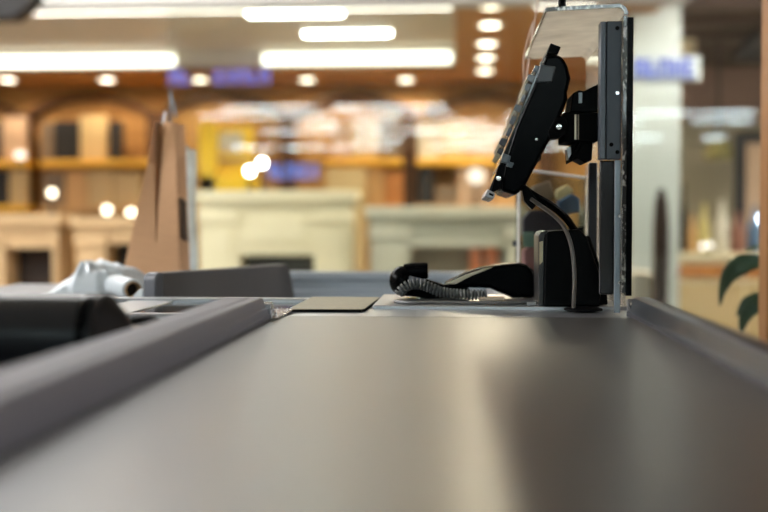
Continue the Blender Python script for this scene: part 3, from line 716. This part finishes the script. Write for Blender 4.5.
bx('lower_bar', post_lt, t, P(616.5, 0, 1.43).x, P(622.5, 0, 1.43).x, 1.432, 1.438, BELT - .0004, rel(160.5, 1.43), .0006)
for y in (216, 283):
    p = P(619.5, y, 1.431); bm = N(); lathe(bm, [(.0, -.0006), (.0022, -.0006), (.0026, .0008), (.0, .001)], p, (0, 1, 0), 14); build('screw', bm, chrome, t)
bx('rear_post', post_m, t, P(590, 0, 1.6).x, P(598.5, 0, 1.6).x, 1.60, 1.615, BELT + .003, rel(163, 1.6), .002)
bx('reflection_panel', M('dark_reflection', (34, 34, 36), .15, 0, .5, 20, (6, 6, .6)), t, P(600.5, 0, 1.45).x, P(616.2, 0, 1.45).x, 1.448, 1.453, rel(294, 1.45), rel(161, 1.45), .004)  # added dark sheet, streaky colour imitates dark reflections in the lower acrylic

# cords at the top
p = P(562, 9, 1.5)
t = thing('hanging_rod', 'thin black rod hanging from the ceiling onto the acrylic screen top', 'rod', (p.x, 1.5, p.z))
bm = N(); tube(bm, [(p.x, 1.5, p.z + .004), (p.x - .012, 1.5, p.z + .09), (p.x - .05, 1.5, 3.2)], .0035); build('rod', bm, black_gl, t)
bm = N(); lathe(bm, [(.0046, 0), (.0052, .002), (.0052, .012), (.004, .014)], (p.x, 1.5, p.z), seg=14); build('end_ferrule', bm, black_gl, t)
bm = N(); pts = [(524, 98, 1.825), (523.8, 76, 1.83), (524, 57, 1.832), (528, 38, 1.82), (533, 21, 1.815), (538, 0, 1.81)]
pv = [P(*q) for q in pts]; pv.append(Vector((pv[-1].x + .25, 1.8, 3.2))); tube(bm, spline(pv, 4), .0011, 6)
tag(build('nylon_cord', bm, M('pale_pinkish_cord', (196, 172, 156), .5)), 'thin pale cord running down past the corner of the acrylic screen top', 'cord')

# ------------------------------------------------------------------ POS monitor
t = thing('checkout_monitor', 'black tilted touch monitor seen edge-on, clamped to the dark grey post', 'monitor', P(545, 305, 1.5))
Y0, Y2 = 1.445, 1.66
hous = [(546, 55), (557.5, 54), (564, 58), (568, 66), (571, 78), (567.5, 92), (568, 99), (561, 116), (550, 140), (540, 158), (524, 188), (515.5, 195.5), (500.5, 190.5), (502, 179), (507, 155), (516, 127), (535.5, 82)]
bm = N(); pix_prism(bm, hous, Y0, Y2); build('housing', bm, black_gl, t, .006, 4)
bm = N(); pix_prism(bm, [(546.5, 54), (550.7, 43), (561, 47), (558, 54)], Y0 + .004, Y2 - .03); build('top_cap', bm, black_pl, t, .001)
bm = N(); pix_prism(bm, [(541, 63), (545, 65), (556, 66.5), (552, 82), (536.5, 82)], Y0 - .003, Y0 + .02); build('corner_cover', bm, M('dark_slate_plastic', (30, 33, 40), .3), t, .0012)
bm = N(); pix_prism(bm, [(541, 62), (542.5, 63), (489.5, 198.5), (486.5, 196.5)], Y0 + .006, Y2 - .004); build('screen', bm, M('screen_glass', (36, 40, 44), .08), t)
bm = N(); pix_prism(bm, [(487.5, 189), (495.5, 193.5), (493.5, 199.5), (484.5, 196.5)], Y0, Y2 - .02); sl = build('lower_bezel', bm, silver_pl, t, .001)
bm = N(); pix_prism(bm, [(489.5, 192.5), (493.8, 194.6), (493.0, 196.5), (488.8, 194.6)], Y0 - .0008, Y0 + .004); build('port', bm, black_mt, sl)
bm = N(); pix_prism(bm, [(498, 166), (504, 160), (506, 172), (500.5, 189), (491, 193)], Y0 + .002, Y2 - .01); build('lower_frame', bm, black_gl, t, .001)
bm = N(); p = P(498.7, 178.5, Y0 - .001); lathe(bm, [(0, -.002), (.0032, -.0015), (.004, .002), (.004, .006)], p, (0, 1, 0), 16); build('button', bm, chrome, t)
u = Vector((39, -88)) ; u.normalize(); v = Vector((u.y, -u.x))   # along / away from the front edge
keys = [(537, 69, 8), (533.2, 79, 8), (529, 88, 9), (524, 99, 9), (520.2, 109, 8), (514.5, 121, 10), (510, 132.5, 10), (505.5, 143, 9), (502, 152, 7)]
for i, (x, y, l) in enumerate(keys):
    c = Vector((x, y)); w = (3.2, 6.2, 4.6)[i % 3]
    q = [c - u * l / 2 - v * 1, c + u * l / 2 - v * 1, c + u * (l / 2 - 1) + v * w, c - u * (l / 2 - 1) + v * w]
    if (q[2] - c).x > 0: q = [c - u * l * .46 + v * 1, c + u * l * .46 + v * 1, c + u * (l * .46 - 1) - v * w, c - u * (l * .46 - 2) - v * w]
    bm = N(); pix_prism(bm, [tuple(z) for z in q], Y0 + .003, Y2 - .01); build('key', bm, (M('smoky_clear_plastic', (46, 50, 56), .14, 0, .3, 60) if i == 0 else bpy.data.materials['smoky_clear_plastic']), t, .0008)
for q in ([(503, 153), (511, 156), (509, 164), (501, 162)], [(508, 161), (514, 163), (512, 168), (506, 166)]):
    bm = N(); pix_prism(bm, q, Y0 - .003, Y0 + .01); build('clip', bm, M('blue_grey_plastic', (66, 78, 88), .3), t, .0008)
bm = N(); p = P(536.5, 139.5, Y0 - .0005); lathe(bm, [(0, -.0018), (.002, -.0014), (.0026, 0), (.0026, .003)], p, (0, 1, 0), 14); build('screw', bm, chrome, t)
bm = N(); pix_prism(bm, [(555, 118), (564, 116), (568, 124), (566, 134), (558, 138), (550, 138.5), (548, 132)], Y0 - .004, Y0 + .03); hl = build('hinge', bm, black_mt, t, .0012)
bm = N(); p = P(558.8, 127, Y0 - .0045); lathe(bm, [(0, -.003), (.0036, -.0026), (.0042, -.0005), (.0042, .003)], p, (0, 1, 0), 18); build('bolt', bm, chrome, hl)
bm = N(); pix_prism(bm, [(536, 157), (541, 160), (541.5, 154), (546, 146), (543, 144)], Y0 + .01, Y0 + .1); build('latch', bm, black_mt, t)
cl = thing('clamp', '', '', P(580, 162, 1.46)); cl.parent = t; cl.location = cl.location - t.location
for k in ('label', 'category'): del cl[k]
bpy.data.objects.remove(cl)
bm = N(); pix_prism(bm, [(563.5, 112.5), (598.5, 112.5), (598.5, 141), (594, 142), (563.5, 141.5)], 1.455, 1.53); cl = build('clamp_block', bm, black_mt, t, .0015)
bm = N(); pix_prism(bm, [(573, 93), (579, 90), (584, 91), (598, 84), (598, 112), (570.5, 112), (571.5, 104)], 1.462, 1.54); build('upper_jaw', bm, black_pl, t, .0012)
bm = N(); pix_prism(bm, [(578.5, 92.5), (582.3, 92.5), (582.3, 103), (578.5, 103)], 1.4585, 1.463); build('jaw_plate', bm, post_lt, t, .0006)
bm = N(); pix_prism(bm, [(574.6, 114.5), (576.4, 114.5), (576.4, 139.5), (574.6, 139.5)], 1.4535, 1.456); build('slot', bm, M('pale_tan_metal', (172, 160, 138), .3, .5), cl)
bm = N(); pix_prism(bm, [(577.8, 114.5), (579, 114.5), (579, 139.5), (577.8, 139.5)], 1.4535, 1.456); build('slot', bm, M('tan_metal', (112, 98, 82), .4, .5), cl)
bm = N(); pix_prism(bm, [(570, 147), (576, 141.5), (593, 142), (592, 160), (586, 163), (577, 158), (571, 162)], 1.462, 1.53); build('lower_jaw', bm, black_mt, t, .0015)
bm = N(); pix_prism(bm, [(566.5, 149), (571, 146.5), (571.5, 158), (568, 160)], 1.458, 1.48); build('wing_nut', bm, silver_pl, t, .001)
bm = N(); pv = spline([P(570, 160, 1.46), P(576, 151, 1.458), P(580, 143, 1.458)], 6); tube(bm, pv, .0035); build('lever', bm, black_gl, t)

# foot box and arm under the monitor
zf = BELT + .0032
t = thing('monitor_stand', 'black box-shaped stand with a sloping right side, behind the belt under the monitor', 'stand', P(573, 306, 1.5))
t.location.z = zf
bm = N(); pts = [P(546, 234, 1.49), P(548.5, 231.5, 1.49), P(553, 231, 1.49), P(580, 229.5, 1.49), P(582, 240, 1.49)]
a = P(600, 306, 1.49); b = P(544, 306, 1.49); a.z = b.z = zf
prism(bm, pts[:4] + [P(587, 237, 1.49), P(602, 280, 1.49), a, b], (0, .10, 0)); build('housing', bm, black_pl, t, .003, 3)
bm = N(); b0 = P(538.5, 306, 1.5); b1 = P(543.5, 306, 1.5); b0.z = b1.z = zf
prism(bm, [b0, P(538.5, 236, 1.5), P(541, 232, 1.5), P(546, 230.5, 1.5), P(548, 231.3, 1.5), P(545, 236, 1.5), b1], (0, .09, 0)); fp = build('front_bezel', bm, M('taupe_grey_bezel', (26, 24, 23), .35), t, .0012)
bm = N(); pix_prism(bm, [(539.4, 242), (543, 241), (542.6, 262), (539.6, 265)], 1.4985, 1.5); build('display_window', bm, M('pale_window', (186, 178, 146), .25), fp)
bm = N(); c = P(583, 306, 1.475); c.z = zf - .0038
lathe(bm, [(.026, 0), (.026, .0025), (.022, .004), (.0, .0045)], (c.x, 1.472, BELT - .0004), seg=28)
build('foot_pad', bm, black_mt, t)
bm = N(); pix_prism(bm, [(586, 236), (590, 236), (606.5, 284), (608, 305), (600, 305), (592, 262)], 1.50, 1.57); build('rear_leg', bm, black_mt, t, .002)

bm = N(); pv = spline([P(519, 184, 1.50), P(525, 189, 1.50), P(535, 196, 1.50), P(552, 206, 1.51), P(565, 217, 1.52), P(573, 228, 1.535), P(576, 236, 1.54)], 6); 
t = thing('monitor_cable', 'thick black cable bundle curving from the monitor down to the black stand', 'cable', pv[-1])
tube(bm, pv, .0052, 12); build('thick_cable', bm, black_gl, t)
bm = N(); pix_prism(bm, [(522, 188), (528, 187), (537, 199), (536, 206), (532, 210), (524, 201)], 1.493, 1.512); build('connector', bm, black_pl, t, .0015)
e = P(573.5, 305, 1.452); e.z = BELT + .004
bm = N(); pv = spline([P(531, 199, 1.49), P(541, 206, 1.482), P(552, 214, 1.475), P(562, 224, 1.465), P(569, 238, 1.458), P(573, 256, 1.455), P(574.5, 280, 1.452), e], 8)
t = thing('grey_cable', 'thin grey cable hanging in an arc over the front of the black stand', 'cable', e)
tube(bm, pv, .0027, 12); build('cord', bm, M('dark_grey_cord', (78, 74, 70), .3), t)

# ------------------------------------------------------------------ holder with packs behind
Yh = 1.93; zs = BELT
xl, xr_ = P(519, 0, Yh).x, P(587.5, 0, Yh).x
t = thing('acrylic_holder', 'clear acrylic box holder behind the monitor stand, filled with small packs', 'holder', ((xl + xr_) / 2, Yh + .05, zs))
bm = N(); prism(bm, [Vector((xl, Yh, zs)), Vector((xr_, Yh, zs)), P(587.5, 178, Yh), P(519, 169, Yh)], (0, .003, 0)); build('front_pane', bm, clear, t)
bm = N(); prism(bm, [Vector((xl, Yh + .1, zs)), Vector((xr_, Yh + .1, zs)), P(587.5, 178, Yh) + Vector((0, .1, 0)), P(519, 169, Yh) + Vector((0, .1, 0))], (0, .003, 0)); build('back_pane', bm, clear, t)
bx('side_pane', clear, t, xl, xl + .003, Yh + .0032, Yh + .0998, zs, rel(169, Yh)); bx('side_pane', clear, t, xr_ - .003, xr_, Yh + .0032, Yh + .0998, zs, rel(178, Yh))
bm = N(); 
tube(bm, [P(519, 169, Yh - .002), P(587.5, 178, Yh - .002)], .0026, 8); tube(bm, [Vector((xl, Yh - .002, zs + .003)), P(519, 169, Yh - .002)], .0026, 8); tube(bm, [Vector((xr_, Yh - .002, zs + .003)), P(587.5, 178, Yh - .002)], .0026, 8)
build('polished_edge', bm, M('bright_acrylic_edge', (206, 208, 206), .1, 0, .2, 40), t)
bm = N(); lathe(bm, [(.0, -.012), (.005, -.012), (.005, -.002), (.003, -.001), (.003, .004)], P(519, 243.5, Yh + .03), (1, 0, 0), 14)
build('bolt', bm, post_m, t)
def pack(pix, Y, d, mat, lab, cat='pack', name='small_pack', bevel=.004):
    bm = N(); pix_prism(bm, pix, Y, Y + d); return tag(build(name, bm, mat, None, bevel, 3), lab, cat, 'packs in the acrylic holder')
pack([(557, 202), (572, 193), (580, 199), (580, 212), (562, 215)], Yh + .008, .03, blue_b, 'blue-grey pack leaning in the acrylic holder')
pack([(556, 190), (568, 184), (574, 191), (560, 200), (556, 198)], Yh + .045, .03, yel_w, 'pale yellow pack behind the blue-grey pack in the holder')
pack([(523, 219), (530, 210), (548, 211), (560, 219), (566, 224), (566, 236), (523, 236)], Yh + .012, .05, purple_b, 'dark purple pouch lying in the acrylic holder')
pack([(523, 232), (534, 232), (534, 247), (523, 247)], Yh + .006, .004, green_b, 'pale green card at the left end of the acrylic holder', 'card', 'card', .0005)
pack([(523, 250), (530, 247), (545, 247), (548, 286), (523, 286)], Yh + .006, .05, pinkp, 'dull pink pack at the bottom left of the acrylic holder')
pack([(549, 238), (583, 226), (583, 287), (549, 287)], Yh + .02, .06, black_mt, 'black box at the bottom right of the acrylic holder')
pack([(532, 186), (550, 180), (555, 196), (545, 206), (532, 204)], Yh + .06, .03, grey_b, 'brownish pack behind the pouch in the acrylic holder')

# ------------------------------------------------------------------ handheld scanner with coiled cord
zp = BELT + .0032
t = thing('handheld_scanner', 'black handheld scanner lying on the metal deck with a grey coiled cord', 'scanner', (P(455, 298, 1.63).x, 1.63, zp))
Yc = 1.64
c = P(405, 280, Yc)
bm = N(); c0 = P(402.5, 281, Yc); ball(bm, c0, (.0205, .024, .0235), 24)
for v_ in bm.verts:
    if v_.co.z < zp + .0004: v_.co.z = zp + .0004
build('end_cup', bm, black_gl, t)
bm = N(); e0 = P(404, 271.5, Yc); e1 = P(428, 270.5, Yc)
tube(bm, [e0, lerp(e0, e1, .3), lerp(e0, e1, .92), e1], [.0115, .0128, .0128, .0115], 20); build('neck_cylinder', bm, black_gl, t)
bm = N(); tube(bm, [P(409, 279, Yc - .022), P(424, 283, Yc - .024)], [.005, .006], 14); build('strain_relief', bm, mid_grey, t)
bm = N(); pix_prism(bm, [(404, 281), (428, 280), (446, 286), (470, 289), (470, 297), (430, 299), (404, 296)], Yc - .004, Yc + .03); hb = build('handle', bm, black_mt, t, .004, 3)
body = [(442, 285), (452, 279.5), (466, 273), (480, 268.3), (494, 265.6), (508, 264.1), (520, 263.4), (527, 265), (533, 270), (536.5, 278), (537, 288), (535, 298.2), (512, 298.2), (500, 293), (490, 288.6), (470, 287.8), (454, 288.4)]
bm = N(); pix_prism(bm, body, Yc - .025, Yc + .035); build('head', bm, black_gl, t, .006, 4)
bm = N(); prism(bm, [P(443.5, 284.4, Yc - .027), P(456, 284.0, Yc - .027), P(470, 276.5, Yc - .027), P(493, 267.3, Yc - .027), P(484, 268.6, Yc - .027), P(466, 274.6, Yc - .027), P(453, 280.6, Yc - .027)], (0, .004, 0))
build('scan_window', bm, M('pale_scan_window', (190, 184, 160), .15), t, .0006)
cy = 1.60
def onz(px, py, Y, mn):
    q = P(px, py, Y); q.z = max(q.z, mn); return q
path = spline([onz(399, 297, cy, zp + .0085), onz(402, 290, cy, zp + .0085), onz(409, 285, cy, 0), onz(419, 284.3, cy, 0), onz(430, 287.5, cy, 0), onz(441, 292, cy, 0), onz(455, 294, cy, zp + .0085), onz(472, 295, cy, zp + .0085), onz(487, 295.6, cy, zp + .0085)], 40)
fr = frames(path); turns = 27; hel = []
for i, p in enumerate(path):
    a = 2 * PI * turns * i / (len(path) - 1); uu, ww = fr[i]; hel.append(p + (uu * math.cos(a) + ww * math.sin(a)) * .0066)
fine = []
for i in range(len(hel) - 1):
    fine += [hel[i]]
# resample analytically for a smooth helix
L_ = [0]
for a, b in zip(path, path[1:]): L_.append(L_[-1] + (b - a).length)
hel = []; NS = turns * 14; j = 0
for k in range(NS + 1):
    s = L_[-1] * k / NS
    while j < len(L_) - 2 and L_[j + 1] < s: j += 1
    f = (s - L_[j]) / max(1e-9, L_[j + 1] - L_[j]); p = path[j].lerp(path[j + 1], f); uu, ww = fr[j]
    a = 2 * PI * turns * k / NS; hel.append(p + (uu * math.cos(a) + ww * math.sin(a)) * .0066)
bm = N(); tube(bm, hel, .0018, 7); build('coiled_cord', bm, coil_m, t)
bm = N(); box(bm, P(480, 0, 1.6).x, P(505, 0, 1.6).x, 1.592, 1.612, zp, zp + .006)
tag(build('beige_clip', bm, M('beige_plastic', (186, 170, 150), .4), None, .0015), 'small beige plastic clip at the right end of the coiled cord', 'clip')
zq = BELT + .0032 + .0026
pv = [PZ(395, 301.5, zq), PZ(410, 303.2, zq), PZ(440, 303.2, zq), PZ(475, 303.0, zq), PZ(505, 303.8, zq), PZ(530, 302.6, zq), PZ(550, 302.2, zq), PZ(563, 303.6, zq)]
for q in pv: q.y = max(q.y, 1.512)
bm = N(); tube(bm, spline(pv, 8), .0024, 10)
tag(build('flat_cord', bm, cord_m), 'thin grey straight cord lying along the front edge of the metal deck', 'cord')
p = PZ(531, 305, BELT + .003); 
tag(bx('cable_clip', silver_pl, None, P(527, 0, 1.53).x, P(536, 0, 1.53).x, 1.502, 1.512 - .003, BELT + .0031, BELT + .008, .001), 'small grey cable clip at the front edge of the deck beside the stand', 'clip')

# ------------------------------------------------------------------ wooden post and plant on the right
xa = P(768, 200, 2.1).x
t = thing('wooden_post', 'orange-brown wooden post at the right edge of the picture', 'post', (xa + .03, 2.13, 0))
bx('shaft', wood_post, t, xa, xa + .06, 2.1, 2.16, .02, 3.0, .004)
bx('foot', wood_post, t, xa - .02, xa + .08, 2.08, 2.18, 0, .0199, .004)
bx('top_cap', wood_post, t, xa - .01, xa + .07, 2.09, 2.17, 3.001, 3.03, .004)
px_ = P(800, 300, 2.45)
t = thing('potted_plant', 'potted plant with drooping dark green leaves beside the wooden post', 'plant', (px_.x, 2.5, 0))
bm = N(); lathe(bm, [(.11, 0), (.13, .02), (.16, .30), (.17, .32), (.15, .325), (.14, .29), (0, .29)], (px_.x, 2.5, 0), seg=28); build('pot', bm, M('terracotta', (150, 96, 68), .7), t)
def leaf(pts, wid, nrm):
    pv = spline([Vector(p) for p in pts], 6); n = len(pv); nrm = Vector(nrm).normalized(); bm = N(); rows = []
    for i, p in enumerate(pv):
        tg = (pv[min(i + 1, n - 1)] - pv[max(i - 1, 0)]).normalized(); sd = tg.cross(nrm).normalized()
        k = i / (n - 1) * (len(wid) - 1); j = min(int(k), len(wid) - 2); w = lerp(wid[j], wid[j + 1], k - j)
        rows.append([bm.verts.new(p + sd * w * s + nrm * (abs(s) * w * .22)) for s in (-1, -.5, 0, .5, 1)])
    for a, b in zip(rows, rows[1:]):
        for k in range(4): bm.faces.new((a[k], a[k + 1], b[k + 1], b[k]))
    o = build('leaf', bm, leaf_m, t, angle=60)
    md = o.modifiers.new('thick', 'SOLIDIFY'); md.thickness = .0012
YL = 2.42
leaf([P(776, 262, YL), P(757, 262, YL), P(741, 265, YL), P(729, 274, YL), P(722, 290, YL), P(719.5, 306, YL)], [.005, .015, .023, .020, .010, .001], (.35, -1, .25))
leaf([P(778, 296, YL), P(765, 301, YL), P(753, 307, YL), P(744, 318, YL), P(740, 337, YL)], [.006, .022, .018, .014, .001], (.2, -1, .3))
leaf([P(768, 297, YL + .01), P(757, 300, YL + .01), P(746, 304, YL + .01), P(736, 316, YL + .01)], [.006, .018, .014, .001], (.3, -1, .5))
leaf([P(770, 298, YL - .012), P(764, 303, YL - .012), P(760, 311, YL - .012)], [.006, .016, .001], (.1, -1, .2))
leaf([P(790, 285, 2.5), P(800, 270, 2.5), P(825, 265, 2.5), P(850, 290, 2.5)], [.005, .03, .035, .002], (0, -.3, 1))
leaf([P(795, 330, 2.55), P(815, 325, 2.6), P(845, 335, 2.65), P(860, 370, 2.7)], [.005, .035, .035, .002], (0, -.3, 1))
bm = N()
tube(bm, spline([(px_.x, 2.5, .29), (px_.x + .01, 2.49, .6), P(800, 310, 2.48), P(778, 296, YL)], 6), .004, 8)
tube(bm, spline([(px_.x - .01, 2.5, .29), (px_.x, 2.5, .6), P(798, 290, 2.46), P(776, 262, YL)], 6), .004, 8)
tube(bm, spline([(px_.x + .01, 2.5, .29), (px_.x + .02, 2.5, .6), P(788, 272, 2.46), P(768, 246, YL), P(746, 251, YL)], 6), .0028, 8)
tube(bm, spline([(px_.x + .02, 2.52, .29), (px_.x + .02, 2.52, .6), P(790, 285, 2.5)], 6), .004, 8); tube(bm, spline([(px_.x, 2.53, .29), P(795, 330, 2.55)], 6), .004, 8)
build('stem', bm, stem_m, t)

# ------------------------------------------------------------------ world, view
w = bpy.data.worlds.new('world'); bpy.context.scene.world = w; w.use_nodes = True
w.node_tree.nodes['Background'].inputs[0].default_value = (.6, .62, .65, 1); w.node_tree.nodes['Background'].inputs[1].default_value = .3
vs = bpy.context.scene.view_settings
vs.view_transform = 'Standard'; vs.look = 'None'; vs.gamma = 1; vs.use_curve_mapping = False
vs.exposure = 1.18
